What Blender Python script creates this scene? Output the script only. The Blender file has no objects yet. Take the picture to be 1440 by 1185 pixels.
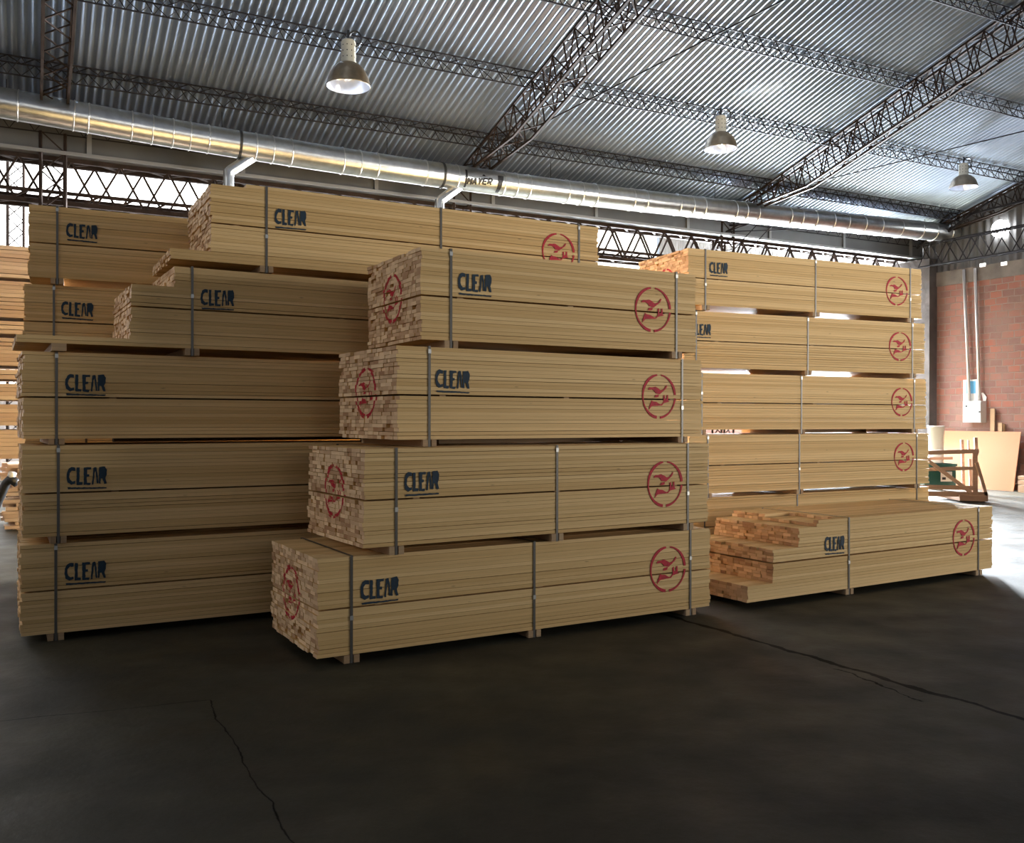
import bpy, bmesh, math, random
from mathutils import Vector, Matrix
from mathutils.geometry import tessellate_polygon
R = random.Random(11)
sc = bpy.context.scene
COL = sc.collection
# ------------------------------------------------------------------ camera
FPX, PITCH, ROLL = 1288.2, -0.00249, 0.00182
CAMZ = 1.6
cam = bpy.data.cameras.new('camera')
cam.sensor_fit = 'HORIZONTAL'; cam.sensor_width = 36.0
cam.lens = FPX * 36.0 / 1440.0
cam.clip_start = 0.05; cam.clip_end = 300
co = bpy.data.objects.new('camera', cam); COL.objects.link(co)
FW = Vector((0, math.cos(PITCH), math.sin(PITCH)))
V0 = Vector((0, -math.sin(PITCH), math.cos(PITCH)))
RT = Vector((1, 0, 0)) * math.cos(ROLL) + V0 * math.sin(ROLL)
UP = Vector((-1, 0, 0)) * math.sin(ROLL) + V0 * math.cos(ROLL)
co.matrix_world = Matrix(((RT.x, UP.x, -FW.x, 0), (RT.y, UP.y, -FW.y, 0), (RT.z, UP.z, -FW.z, CAMZ), (0, 0, 0, 1)))
sc.camera = co
CO = Vector((0, 0, CAMZ))
def ray(px, py):
    return FW + RT * ((px - 720) / FPX) + UP * ((592.5 - py) / FPX)
# ------------------------------------------------------------------ building frame: t along the duct, s towards the camera from the valley
YB = math.radians(27.7)
U = Vector((math.cos(YB), math.sin(YB), 0)); N = Vector((-math.sin(YB), math.cos(YB), 0))
C0 = Vector((10.32, 23.3, 0))
def bf(t, s, z=0.0):
    return C0 + U * t - N * s + Vector((0, 0, z))
def hit(px, py, p, n):
    d = ray(px, py); k = (p - CO).dot(n) / d.dot(n)
    return CO + d * k
def wall_hit(px, py, off=0.0):                       # plane of the right-hand wall -> (s, z)
    q = hit(px, py, bf(-off, 0), U); return (C0 - q).dot(N), q.z
def s_hit(px, py, s):                                # vertical plane parallel to the duct -> (t, z)
    q = hit(px, py, bf(0, s), N); return (q - C0).dot(U), q.z
SLOPE, ZV = 0.28, 6.27
# ------------------------------------------------------------------ world, lights, exposure
sc.view_settings.view_transform = 'Standard'; sc.view_settings.look = 'None'
sc.view_settings.exposure = 0.0; sc.view_settings.gamma = 1.0
sc.view_settings.use_curve_mapping = False
sc.cycles.max_bounces = 7; sc.cycles.diffuse_bounces = 4; sc.cycles.glossy_bounces = 3; sc.cycles.caustics_reflective = False; sc.cycles.caustics_refractive = False
w = bpy.data.worlds.new('world'); sc.world = w; w.use_nodes = True
w.node_tree.nodes['Background'].inputs[0].default_value = (0.78, 0.88, 1.0, 1)
w.node_tree.nodes['Background'].inputs[1].default_value = 0.9
def area(name, loc, aim, sx, sy, power, color=(1, 1, 1), spread=180):
    l = bpy.data.lights.new(name, 'AREA'); l.shape = 'RECTANGLE'; l.size = sx; l.size_y = sy
    l.energy = power; l.color = color; l.spread = math.radians(spread)
    o = bpy.data.objects.new(name, l); COL.objects.link(o); o.location = loc
    o.rotation_euler = (Vector(aim) - Vector(loc)).to_track_quat('-Z', 'Y').to_euler()
    return o
# daylight through the doorway in the gable of the far bay
area('doorway_daylight', bf(0.25, -3.4, 2.6), bf(-8, 1.0, 2.9), 4.6, 4.6, 56000, (0.86, 0.93, 1.0))
# added fill from an invented side opening, brightens the right-hand stack faces
area('side_fill_light', bf(0.2, 21.0, 3.2), bf(-11, 8, 7.0), 8.0, 4.0, 520, (1.0, 0.97, 0.92), 66)
# added soft fill behind the camera for the bundles' front faces
area('rear_fill_light', bf(-10.5, 32.8, 5.4), bf(-8.5, 8, 8.0), 18, 3.4, 98, (1.0, 0.95, 0.88), 42)
# added fill at the left wall, lifts the bundles' board ends
area('left_fill_light', bf(-30.8, 9.0, 6.0), bf(-14, 11, 2.0), 9.0, 3.0, 230, (1.0, 0.95, 0.90), 180)

# ------------------------------------------------------------------ materials
def mat(name, col, rough=0.6, metal=0.0, noise=0.0, nscale=6.0, bump=0.0, bscale=40.0, spec=None):
    m = bpy.data.materials.new(name); m.use_nodes = True
    nt = m.node_tree; b = nt.nodes['Principled BSDF']
    b.inputs['Base Color'].default_value = (*col, 1); b.inputs['Roughness'].default_value = rough
    b.inputs['Metallic'].default_value = metal
    if spec is not None: b.inputs['Specular IOR Level'].default_value = spec
    tc = nt.nodes.new('ShaderNodeTexCoord')
    if noise:
        n = nt.nodes.new('ShaderNodeTexNoise'); n.inputs['Scale'].default_value = nscale; n.inputs['Detail'].default_value = 5
        r = nt.nodes.new('ShaderNodeMapRange'); r.inputs[1].default_value = .3; r.inputs[2].default_value = .7
        r.inputs[3].default_value = 1 - noise; r.inputs[4].default_value = 1 + noise * .6
        x = nt.nodes.new('ShaderNodeVectorMath'); x.operation = 'SCALE'; x.inputs[0].default_value = col
        nt.links.new(tc.outputs['Object'], n.inputs['Vector']); nt.links.new(n.outputs[0], r.inputs[0])
        nt.links.new(r.outputs[0], x.inputs['Scale']); nt.links.new(x.outputs[0], b.inputs['Base Color'])
    if bump:
        n = nt.nodes.new('ShaderNodeTexNoise'); n.inputs['Scale'].default_value = bscale; n.inputs['Detail'].default_value = 4
        q = nt.nodes.new('ShaderNodeBump'); q.inputs['Strength'].default_value = bump; q.inputs['Distance'].default_value = .02
        nt.links.new(tc.outputs['Object'], n.inputs['Vector']); nt.links.new(n.outputs[0], q.inputs['Height'])
        nt.links.new(q.outputs[0], b.inputs['Normal'])
    return m
def wood_mat(name, a, bcol, enda, endb, streak=0.22, rough=0.62):
    """planed boards: tone per board from the 'tone' attribute, grain along local x, end grain on faces facing local x"""
    m = bpy.data.materials.new(name); m.use_nodes = True; nt = m.node_tree; L = nt.links.new
    b = nt.nodes['Principled BSDF']; b.inputs['Roughness'].default_value = rough; b.inputs['Specular IOR Level'].default_value = 0.25
    at = nt.nodes.new('ShaderNodeAttribute'); at.attribute_name = 'tone'
    tc = nt.nodes.new('ShaderNodeTexCoord')
    mx = nt.nodes.new('ShaderNodeMix'); mx.data_type = 'RGBA'; mx.inputs[6].default_value = (*a, 1); mx.inputs[7].default_value = (*bcol, 1)
    L(at.outputs['Fac'], mx.inputs[0])
    mp = nt.nodes.new('ShaderNodeMapping'); mp.inputs['Scale'].default_value = (.9, 14, 75)
    L(tc.outputs['Object'], mp.inputs['Vector'])
    n = nt.nodes.new('ShaderNodeTexNoise'); n.inputs['Scale'].default_value = 1.6; n.inputs['Detail'].default_value = 6; n.inputs['Roughness'].default_value = .6
    L(mp.outputs[0], n.inputs['Vector'])
    r = nt.nodes.new('ShaderNodeMapRange'); r.inputs[1].default_value = .3; r.inputs[2].default_value = .72
    r.inputs[3].default_value = 1 - streak; r.inputs[4].default_value = 1.08
    L(n.outputs[0], r.inputs[0])
    s1 = nt.nodes.new('ShaderNodeVectorMath'); s1.operation = 'SCALE'; L(mx.outputs[2], s1.inputs[0]); L(r.outputs[0], s1.inputs['Scale'])
    # knots: sparse small spots stretched along the grain
    mk = nt.nodes.new('ShaderNodeMapping'); mk.inputs['Scale'].default_value = (2.2, 3, 9); L(tc.outputs['Object'], mk.inputs['Vector'])
    vo = nt.nodes.new('ShaderNodeTexVoronoi'); vo.inputs['Scale'].default_value = 1.0; L(mk.outputs[0], vo.inputs['Vector'])
    kr = nt.nodes.new('ShaderNodeMapRange'); kr.inputs[1].default_value = .02; kr.inputs[2].default_value = .06; kr.inputs[3].default_value = .55; kr.inputs[4].default_value = 1.0
    L(vo.outputs['Distance'], kr.inputs[0])
    s2 = nt.nodes.new('ShaderNodeVectorMath'); s2.operation = 'SCALE'; L(s1.outputs[0], s2.inputs[0]); L(kr.outputs[0], s2.inputs['Scale'])
    me = nt.nodes.new('ShaderNodeMix'); me.data_type = 'RGBA'; me.inputs[6].default_value = (*enda, 1); me.inputs[7].default_value = (*endb, 1)
    L(at.outputs['Fac'], me.inputs[0])
    # end faces
    vt = nt.nodes.new('ShaderNodeVectorTransform'); vt.vector_type = 'NORMAL'; vt.convert_from = 'WORLD'; vt.convert_to = 'OBJECT'
    ge = nt.nodes.new('ShaderNodeNewGeometry'); L(ge.outputs['Normal'], vt.inputs[0])
    sx = nt.nodes.new('ShaderNodeSeparateXYZ'); L(vt.outputs[0], sx.inputs[0])
    ab = nt.nodes.new('ShaderNodeMath'); ab.operation = 'ABSOLUTE'; L(sx.outputs[0], ab.inputs[0])
    gt = nt.nodes.new('ShaderNodeMath'); gt.operation = 'GREATER_THAN'; gt.inputs[1].default_value = .75; L(ab.outputs[0], gt.inputs[0])
    fm = nt.nodes.new('ShaderNodeMix'); fm.data_type = 'RGBA'; L(gt.outputs[0], fm.inputs[0]); L(s2.outputs[0], fm.inputs[6]); L(me.outputs[2], fm.inputs[7])
    L(fm.outputs[2], b.inputs['Base Color'])
    return m
M = {}
M['pine'] = wood_mat('planed_pine', (.62, .382, .140), (.85, .580, .265), (.42, .225, .115), (.92, .66, .40), .14)
M['rough'] = wood_mat('rough_sawn_wood', (.66, .45, .31), (.86, .67, .50), (.45, .27, .16), (.7, .5, .35), .3)
M['bearer'] = wood_mat('bearer_wood', (.40, .25, .13), (.55, .37, .20), (.42, .27, .15), (.6, .42, .26), .3)
M['ply'] = wood_mat('plywood', (.31, .125, .05), (.40, .18, .08), (.40, .185, .085), (.52, .26, .13), .16, .5)
M['crate'] = wood_mat('crate_wood', (.36, .22, .15), (.50, .33, .23), (.5, .33, .22), (.6, .42, .3), .3)
M['strap'] = mat('steel_strap', (.11, .10, .085), .42, .6)
M['clip'] = mat('strap_clip', (.42, .41, .38), .4, .8)
M['blue'] = mat('navy_stencil_paint', (.005, .024, .042), .7, 0, .3, 60)
M['red'] = mat('red_stencil_paint', (.50, .010, .026), .7, 0, .35, 50)
M['galv'] = mat('galvanised_duct', (.62, .63, .62), .30, 1.0, .14, 9, .12, 3.0)
M['galvband'] = mat('duct_seam_metal', (.80, .80, .78), .28, 1.0)
M['duct_dark'] = mat('dark_clamp_band', (.05, .05, .05), .5, .5)
M['rust'] = mat('dark_rusty_steel', (.036, .024, .019), .8, .0, .4, 5, spec=.15)
M['purlin'] = mat('grey_painted_steel', (.026, .024, .027), .85, .0, .3, 5, spec=.12)
M['gutter'] = mat('weathered_gutter_sheet', (.10, .10, .10), .55, .3, .25, 1.2)
M['gutterlight'] = mat('pale_gutter_edge', (.22, .22, .22), .5, .3)
M['white'] = mat('white_painted_metal', (.82, .82, .80), .35)
M['black'] = mat('black_plastic', (.015, .015, .017), .4)
M['lampouter'] = mat('brown_aluminium_shade', (.26, .20, .13), .33, .85, .2, 12)
M['lamptop'] = mat('cream_enamel', (.62, .58, .45), .5)
M['lampin'] = mat('reflector_enamel', (.80, .86, .98), .22, .35)
M['concrete'] = mat('grey_render', (.20, .17, .15), .85, 0, .35, 2.5, .5, 9)
M['pipe'] = mat('conduit_metal', (.62, .58, .55), .4, .4)
M['green'] = mat('green_bin_plastic', (.012, .07, .055), .4)
M['bluepaint'] = mat('blue_print', (.12, .42, .72), .5)
M['glass'] = mat('lamp_glass', (.75, .80, .88), .15)

def corrugated_metal(name, col, rough, metal):
    m = mat(name, col, rough, metal, .22, .9)
    return m
M['roof'] = corrugated_metal('corrugated_zinc_roof', (.27, .325, .43), .28, .6)
M['gable'] = corrugated_metal('corrugated_gable_sheet', (.16, .155, .15), .55, .4)

def emissive(name, col, strength):
    m = bpy.data.materials.new(name); m.use_nodes = True; nt = m.node_tree
    b = nt.nodes['Principled BSDF']; b.inputs['Base Color'].default_value = (.8, .8, .8, 1); b.inputs['Roughness'].default_value = .7
    b.inputs['Emission Color'].default_value = (*col, 1); b.inputs['Emission Strength'].default_value = strength
    return m
# translucent sheeting lit by the sky above it: glow broken by the dirty laps of the sheets
def skylight_mat():
    m = emissive('translucent_roof_sheet', (1, .97, .92), 1.0); nt = m.node_tree; L = nt.links.new
    b = nt.nodes['Principled BSDF']; tc = nt.nodes.new('ShaderNodeTexCoord')
    sx = nt.nodes.new('ShaderNodeSeparateXYZ'); L(tc.outputs['Object'], sx.inputs[0])
    n = nt.nodes.new('ShaderNodeTexNoise'); n.inputs['Scale'].default_value = 1.4; n.inputs['Detail'].default_value = 6; L(tc.outputs['Object'], n.inputs['Vector'])
    r = nt.nodes.new('ShaderNodeMapRange'); r.inputs[1].default_value = .3; r.inputs[2].default_value = .7; r.inputs[3].default_value = 1.1; r.inputs[4].default_value = 2.3
    L(n.outputs[0], r.inputs[0]); L(r.outputs[0], b.inputs['Emission Strength'])
    return m
M['sky'] = skylight_mat()

def floor_mat():
    m = bpy.data.materials.new('old_concrete_floor'); m.use_nodes = True; nt = m.node_tree; L = nt.links.new
    b = nt.nodes['Principled BSDF']; tc = nt.nodes.new('ShaderNodeTexCoord')
    def noise(scale, det, stretch=None, dist=0):
        n = nt.nodes.new('ShaderNodeTexNoise'); n.inputs['Scale'].default_value = scale; n.inputs['Detail'].default_value = det
        n.inputs['Distortion'].default_value = dist
        if stretch:
            mp = nt.nodes.new('ShaderNodeMapping'); mp.inputs['Scale'].default_value = stretch; mp.inputs['Rotation'].default_value = (0, 0, .35)
            L(tc.outputs['Object'], mp.inputs[0]); L(mp.outputs[0], n.inputs['Vector'])
        else: L(tc.outputs['Object'], n.inputs['Vector'])
        return n.outputs[0]
    def mr(v, a, bb, c, d):
        r = nt.nodes.new('ShaderNodeMapRange'); r.inputs[1].default_value = a; r.inputs[2].default_value = bb; r.inputs[3].default_value = c; r.inputs[4].default_value = d
        L(v, r.inputs[0]); return r.outputs[0]
    def mul(a, bb):
        x = nt.nodes.new('ShaderNodeMath'); x.operation = 'MULTIPLY'; L(a, x.inputs[0]); L(bb, x.inputs[1]); return x.outputs[0]
    a = mr(noise(.55, 6, (1, 2.2, 1), .6), .35, .68, .62, 1.35)
    c = mr(noise(4.5, 8), .3, .7, .82, 1.15)
    d = mr(noise(70, 3), .3, .7, .9, 1.1)
    v = mul(mul(a, c), d)
    # joint / crack lines: distance to a segment in floor coordinates, wobbled by noise
    def crack(p0, p1, wid, wob):
        p0 = Vector(p0); p1 = Vector(p1); dv = p1 - p0; ln = dv.length; dv /= ln; nv = Vector((-dv.y, dv.x))
        sx = nt.nodes.new('ShaderNodeSeparateXYZ'); L(tc.outputs['Object'], sx.inputs[0])
        def lin(cx, cy, off):
            m1 = nt.nodes.new('ShaderNodeMath'); m1.operation = 'MULTIPLY'; L(sx.outputs[0], m1.inputs[0]); m1.inputs[1].default_value = cx
            m2 = nt.nodes.new('ShaderNodeMath'); m2.operation = 'MULTIPLY_ADD'; L(sx.outputs[1], m2.inputs[0]); m2.inputs[1].default_value = cy; L(m1.outputs[0], m2.inputs[2])
            m3 = nt.nodes.new('ShaderNodeMath'); m3.operation = 'ADD'; L(m2.outputs[0], m3.inputs[0]); m3.inputs[1].default_value = -off; return m3.outputs[0]
        dn = lin(nv.x, nv.y, p0.dot(nv)); al = lin(dv.x, dv.y, p0.dot(dv))
        nz = mr(noise(3.2, 6), 0, 1, -wob, wob)
        ad = nt.nodes.new('ShaderNodeMath'); ad.operation = 'ADD'; L(dn, ad.inputs[0]); L(nz, ad.inputs[1])
        ab = nt.nodes.new('ShaderNodeMath'); ab.operation = 'ABSOLUTE'; L(ad.outputs[0], ab.inputs[0])
        ww = mr(noise(6, 3), .35, .65, wid * .35, wid)
        sb = nt.nodes.new('ShaderNodeMath'); sb.operation = 'SUBTRACT'; L(ab.outputs[0], sb.inputs[0]); L(ww, sb.inputs[1])
        k = mr(sb.outputs[0], 0, .006, .08, 1.0)
        g1 = mr(al, -.02, 0, 1, 0); g2 = mr(al, ln, ln + .02, 0, 1)
        mx = nt.nodes.new('ShaderNodeMath'); mx.operation = 'MAXIMUM'; L(g1, mx.inputs[0]); L(g2, mx.inputs[1])
        mm = nt.nodes.new('ShaderNodeMath'); mm.operation = 'MAXIMUM'; L(mx.outputs[0], mm.inputs[0]); L(k, mm.inputs[1])
        return mm.outputs[0]
    fl = lambda x, y: tuple(hit(x, y, Vector((0, 0, 0)), Vector((0, 0, 1))))[:2]
    for (q0, q1, wd, wb) in [((930, 862), (1700, 1088), .030, .06), ((292, 985), (480, 1290), .003, .05), ((-900, 1100), (290, 985), .003, .05), ((1175, 940), (1300, 985), .008, .12)]:
        v = mul(v, crack(fl(*q0), fl(*q1), wd, wb))
    sc_ = nt.nodes.new('ShaderNodeVectorMath'); sc_.operation = 'SCALE'; sc_.inputs[0].default_value = FLOORC; L(v, sc_.inputs['Scale'])
    L(sc_.outputs[0], b.inputs['Base Color'])
    L(mr(noise(2.0, 5), .3, .7, .48, .72), b.inputs['Roughness']); L(mr(v, 0, .4, 0, .28), b.inputs['Specular IOR Level'])
    bp = nt.nodes.new('ShaderNodeBump'); bp.inputs['Strength'].default_value = .25; bp.inputs['Distance'].default_value = .01; L(noise(18, 6), bp.inputs['Height']); L(bp.outputs[0], b.inputs['Normal'])
    return m
FLOORC = (.040, .035, .020)
M['floor'] = floor_mat()

def brick_mat():
    m = bpy.data.materials.new('hollow_clay_brick'); m.use_nodes = True; nt = m.node_tree; L = nt.links.new
    b = nt.nodes['Principled BSDF']; b.inputs['Roughness'].default_value = .85
    tc = nt.nodes.new('ShaderNodeTexCoord'); br = nt.nodes.new('ShaderNodeTexBrick')
    sp = nt.nodes.new('ShaderNodeSeparateXYZ'); cb = nt.nodes.new('ShaderNodeCombineXYZ')
    L(tc.outputs['Object'], sp.inputs[0]); L(sp.outputs[1], cb.inputs[0]); L(sp.outputs[2], cb.inputs[1])
    nw = nt.nodes.new('ShaderNodeTexNoise'); nw.inputs['Scale'].default_value = 5; nw.inputs['Detail'].default_value = 4; L(tc.outputs['Object'], nw.inputs['Vector'])
    ad = nt.nodes.new('ShaderNodeVectorMath'); ad.operation = 'MULTIPLY_ADD'; L(nw.outputs['Color'], ad.inputs[0]); ad.inputs[1].default_value = (.05, .05, 0); L(cb.outputs[0], ad.inputs[2])
    L(ad.outputs[0], br.inputs['Vector'])
    br.inputs['Scale'].default_value = 1; br.inputs['Brick Width'].default_value = .30; br.inputs['Row Height'].default_value = .16
    br.inputs['Mortar Size'].default_value = .014; br.inputs['Mortar Smooth'].default_value = .3
    br.inputs['Color1'].default_value = (.38, .125, .075, 1); br.inputs['Color2'].default_value = (.21, .095, .075, 1)
    br.inputs['Mortar'].default_value = (.26, .18, .145, 1); br.inputs['Bias'].default_value = .1
    n = nt.nodes.new('ShaderNodeTexNoise'); n.inputs['Scale'].default_value = 1.1; n.inputs['Detail'].default_value = 8; n.inputs['Roughness'].default_value = .65; L(tc.outputs['Object'], n.inputs['Vector'])
    r = nt.nodes.new('ShaderNodeMapRange'); r.inputs[1].default_value = .38; r.inputs[2].default_value = .60; L(n.outputs[0], r.inputs[0])
    mx = nt.nodes.new('ShaderNodeMix'); mx.data_type = 'RGBA'; mx.inputs[7].default_value = (.24, .145, .115, 1)
    mu = nt.nodes.new('ShaderNodeMath'); mu.operation = 'MULTIPLY'; mu.inputs[1].default_value = .78; L(r.outputs[0], mu.inputs[0])
    L(mu.outputs[0], mx.inputs[0]); L(br.outputs[0], mx.inputs[6])
    L(mx.outputs[2], b.inputs['Base Color'])
    bp = nt.nodes.new('ShaderNodeBump'); bp.inputs['Strength'].default_value = .6; bp.inputs['Distance'].default_value = .02; bp.invert = True
    L(br.outputs['Fac'], bp.inputs['Height']); L(bp.outputs[0], b.inputs['Normal'])
    return m
M['brick'] = brick_mat()

# ------------------------------------------------------------------ mesh helpers
def new_obj(name, verts, faces, m, parent=None, tones=None, smooth=False, loc=None, mats=None, midx=None):
    me = bpy.data.meshes.new(name); me.from_pydata([tuple(v) for v in verts], [], faces)
    for mm in (mats or [m]): me.materials.append(mm)
    if midx: me.polygons.foreach_set('material_index', midx)
    if tones is not None:
        a = me.attributes.new('tone', 'FLOAT', 'POINT'); a.data.foreach_set('value', tones)
    if smooth: me.polygons.foreach_set('use_smooth', [True] * len(me.polygons))
    me.update()
    o = bpy.data.objects.new(name, me); COL.objects.link(o)
    if parent: o.parent = parent
    if loc is not None: o.location = loc
    return o
class MB:
    def __init__(s): s.v = []; s.f = []; s.t = []; s.mi = []; s.cur = 0
    def box(s, a, b, tone=.5, M4=None):
        i = len(s.v)
        P = [Vector((x, y, z)) for z in (a[2], b[2]) for y in (a[1], b[1]) for x in (a[0], b[0])]
        if M4: P = [M4 @ p for p in P]
        s.v += P; s.t += [tone] * 8
        s.f += [(i, i+2, i+3, i+1), (i+4, i+5, i+7, i+6), (i, i+1, i+5, i+4), (i+2, i+6, i+7, i+3), (i, i+4, i+6, i+2), (i+1, i+3, i+7, i+5)]
        s.mi += [s.cur] * 6
    def bar(s, p, q, w, h=None, tone=.5, up=Vector((0, 0, 1))):
        p = Vector(p); q = Vector(q); h = h or w; d = (q - p)
        if d.length < 1e-6: return
        d.normalize(); a = d.cross(up)
        if a.length < 1e-3: a = d.cross(Vector((0, 1, 0)))
        a.normalize(); b = a.cross(d).normalized(); a *= w / 2; b *= h / 2; i = len(s.v)
        s.v += [p-a-b, p+a-b, p+a+b, p-a+b, q-a-b, q+a-b, q+a+b, q-a+b]; s.t += [tone] * 8
        s.f += [(i, i+1, i+2, i+3), (i+4, i+7, i+6, i+5), (i, i+4, i+5, i+1), (i+1, i+5, i+6, i+2), (i+2, i+6, i+7, i+3), (i+3, i+7, i+4, i)]
        s.mi += [s.cur] * 6
    def tube(s, pts, rad, n=12, caps=True, rads=None):
        pts = [Vector(p) for p in pts]; i0 = len(s.v); ref = None
        for k, p in enumerate(pts):
            d = (pts[min(k+1, len(pts)-1)] - pts[max(k-1, 0)]).normalized()
            if ref is None: ref = d.cross(Vector((0, 0, 1)) if abs(d.z) < .9 else Vector((1, 0, 0))).normalized()
            a = (ref - d * ref.dot(d)).normalized(); ref = a; b = d.cross(a); r = rads[k] if rads else rad
            for j in range(n):
                an = 2 * math.pi * j / n; s.v.append(p + a * (math.cos(an) * r) + b * (math.sin(an) * r)); s.t.append(.5)
        for k in range(len(pts) - 1):
            for j in range(n):
                a = i0 + k*n + j; b = i0 + k*n + (j+1) % n; s.f.append((a, b, b+n, a+n)); s.mi.append(s.cur)
        if caps:
            s.f.append(tuple(i0 + j for j in range(n))[::-1]); s.f.append(tuple(i0 + (len(pts)-1)*n + j for j in range(n))); s.mi += [s.cur] * 2
    def prism(s, poly, z0, z1, M4, tone=.5):
        """poly 2D (x,y) -> solid between z0 and z1, transformed"""
        i = len(s.v); n = len(poly)
        for z in (z0, z1):
            s.v += [M4 @ Vector((x, y, z)) for x, y in poly]; s.t += [tone] * n
        tri = tessellate_polygon([[Vector((x, y, 0)) for x, y in poly]])
        for t in tri:
            s.f.append((i+t[0], i+t[1], i+t[2])); s.f.append((i+n+t[0], i+n+t[2], i+n+t[1])); s.mi += [s.cur] * 2
        for k in range(n):
            s.f.append((i+k, i+(k+1) % n, i+n+(k+1) % n, i+n+k)); s.mi.append(s.cur)
    def build(s, name, m, parent=None, smooth=False, loc=None, tones=True, mats=None):
        return new_obj(name, s.v, s.f, m, parent, s.t if tones else None, smooth, loc, mats, s.mi if mats else None)
def empty(name, loc, rz=0, label=None, cat=None, group=None):
    o = bpy.data.objects.new(name, None); COL.objects.link(o); o.location = loc; o.rotation_euler = (0, 0, rz); o.empty_display_size = .2
    if label: o['label'] = label
    if cat: o['category'] = cat
    if group: o['group'] = group
    return o
def tag(o, label, cat, group=None):
    o['label'] = label; o['category'] = cat
    if group: o['group'] = group
    return o
def struct(o): o['kind'] = 'structure'; return o

# ------------------------------------------------------------------ setting
def frame(o, t, s, z=0):                              # object axes: x = U, y = towards camera (-N), z up ... stored via matrix
    o.matrix_world = Matrix(((U.x, N.x, 0, 0), (U.y, N.y, 0, 0), (0, 0, 1, 0), (0, 0, 0, 1)))
    o.location = bf(t, s, z); return o
fb = MB(); fb.box((-60, -25, -.2), (60, 60, 0)); fl_o = fb.build('floor', M['floor']); struct(fl_o)
TL = -31.0; SB = 33.0; SF = -11.0                      # left wall, back wall, far wall
ZF = lambda s: ZV + SLOPE * abs(s)
def corrugated(name, m, t0, t1, s0, s1, zf, pitch=.118, amp=.018, seg=8):
    n = int((t1 - t0) / pitch * seg); v = []; f = []
    for i in range(n + 1):
        t = t0 + (t1 - t0) * i / n; a = amp * math.cos(2 * math.pi * (t - t0) / pitch)
        v += [bf(t, s0, zf(s0) + a), bf(t, s1, zf(s1) + a)]
    for i in range(n): f.append((2*i, 2*i+1, 2*i+3, 2*i+2))
    return struct(new_obj(name, v, f, m, smooth=True))
corrugated('ceiling', M['roof'], TL, 0, -.2, 16.5, lambda s: ZV + SLOPE * s, amp=.022)
corrugated('ceiling', M['roof'], TL, 0, 16.5, SB, lambda s: ZV + SLOPE * 16.5 - SLOPE * (s - 16.5), seg=5)
corrugated('ceiling', M['sky'], TL, 0, -.35, SF, lambda s: ZV + SLOPE * -s, pitch=.118, amp=.02)
# right wall: brick up to 5.26 m, open doorway in the far bay
ZB = 5.26
def wall_box(name, m, t0, t1, s0, s1, z0, z1):
    b = MB(); b.box((t0, -s1, z0), (t1, -s0, z1)); o = b.build(name, m); frame(o, 0, 0); return struct(o)
wall_box('wall_right', M['brick'], 0, .25, -.9, 16.9, 0, ZB - .35)
wall_box('wall_right', M['brick'], 0, .25, 25.1, SB, 0, ZB - .35)  # gap before this piece is made for the added side fill
wall_box('wall_right', M['concrete'], -.03, .25, -.9, SB, ZB - .35, ZB)
wall_box('wall_right', M['brick'], 0, .25, SF, -5.9, 0, ZB)
M['pier'] = mat('dark_pier_render', (.075, .060, .052), .85, 0, .3, 3, .4, 9)
wall_box('trim_1', M['pier'], -.28, .02, -.95, .55, 0, 5.6)       # corner pilaster
def gable():
    v = []; f = []; pitch = .19; seg = 8; n = int((SB - SF) / pitch * seg)
    for i in range(n + 1):
        s = SF + (SB - SF) * i / n; a = .022 * math.cos(2 * math.pi * s / pitch)
        zt = (ZV + SLOPE * s) if 0 <= s <= 16.5 else (ZV + SLOPE * 33 - SLOPE * s if s > 16.5 else ZV - SLOPE * s)
        v += [bf(.1 + a, s, ZB - .02), bf(.1 + a, s, zt)]
    for i in range(n): f.append((2*i, 2*i+2, 2*i+3, 2*i+1))
    return struct(new_obj('wall_gable', v, f, M['gable'], smooth=True))
gable()
wall_box('wall_left', M['concrete'], TL - .25, TL, SF, 4.4, 0, 11.2)
wall_box('wall_left', M['concrete'], TL - .25, TL, 13.6, SB, 0, 11.2)
wall_box('wall_left', M['concrete'], TL - .25, TL, 4.4, 13.6, 0, 4.4)  # left open above this piece for the added left fill
wall_box('wall_far', M['sky'], TL, 0, SF - .2, SF, 2.2, 9.6)
wall_box('wall_far', M['concrete'], TL, 0, SF - .2, SF, 0, 2.2)
# back wall, its wide high opening left for the added rear fill
wall_box('wall_back', M['concrete'], TL, -24.5, SB, SB + .2, 0, 7)
wall_box('wall_back', M['concrete'], -1.0, 0, SB, SB + .2, 0, 7)
wall_box('wall_back', M['concrete'], -24.5, -1.0, SB, SB + .2, 0, 3.6)
# valley gutter fascia
g = MB(); GZ0 = 5.70
g.box((TL, -.05, GZ0), (0, .02, ZV + .05)); g.box((TL, -.10, GZ0 - .03), (0, .35, GZ0)); g.box((TL, .3, GZ0), (0, .35, ZV + .05))
o = g.build('trim_2', M['gutter']); frame(o, 0, 0); struct(o)
g = MB(); t = -.4
while t > TL:
    g.box((t, -.09, GZ0 + .0), (t + .07, -.05, ZV)); t -= 2.35
g.box((TL, -.13, GZ0 - .035), (0, -.09, GZ0 + .015))
o = g.build('trim_3', M['gutterlight']); frame(o, 0, 0); struct(o)

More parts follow.
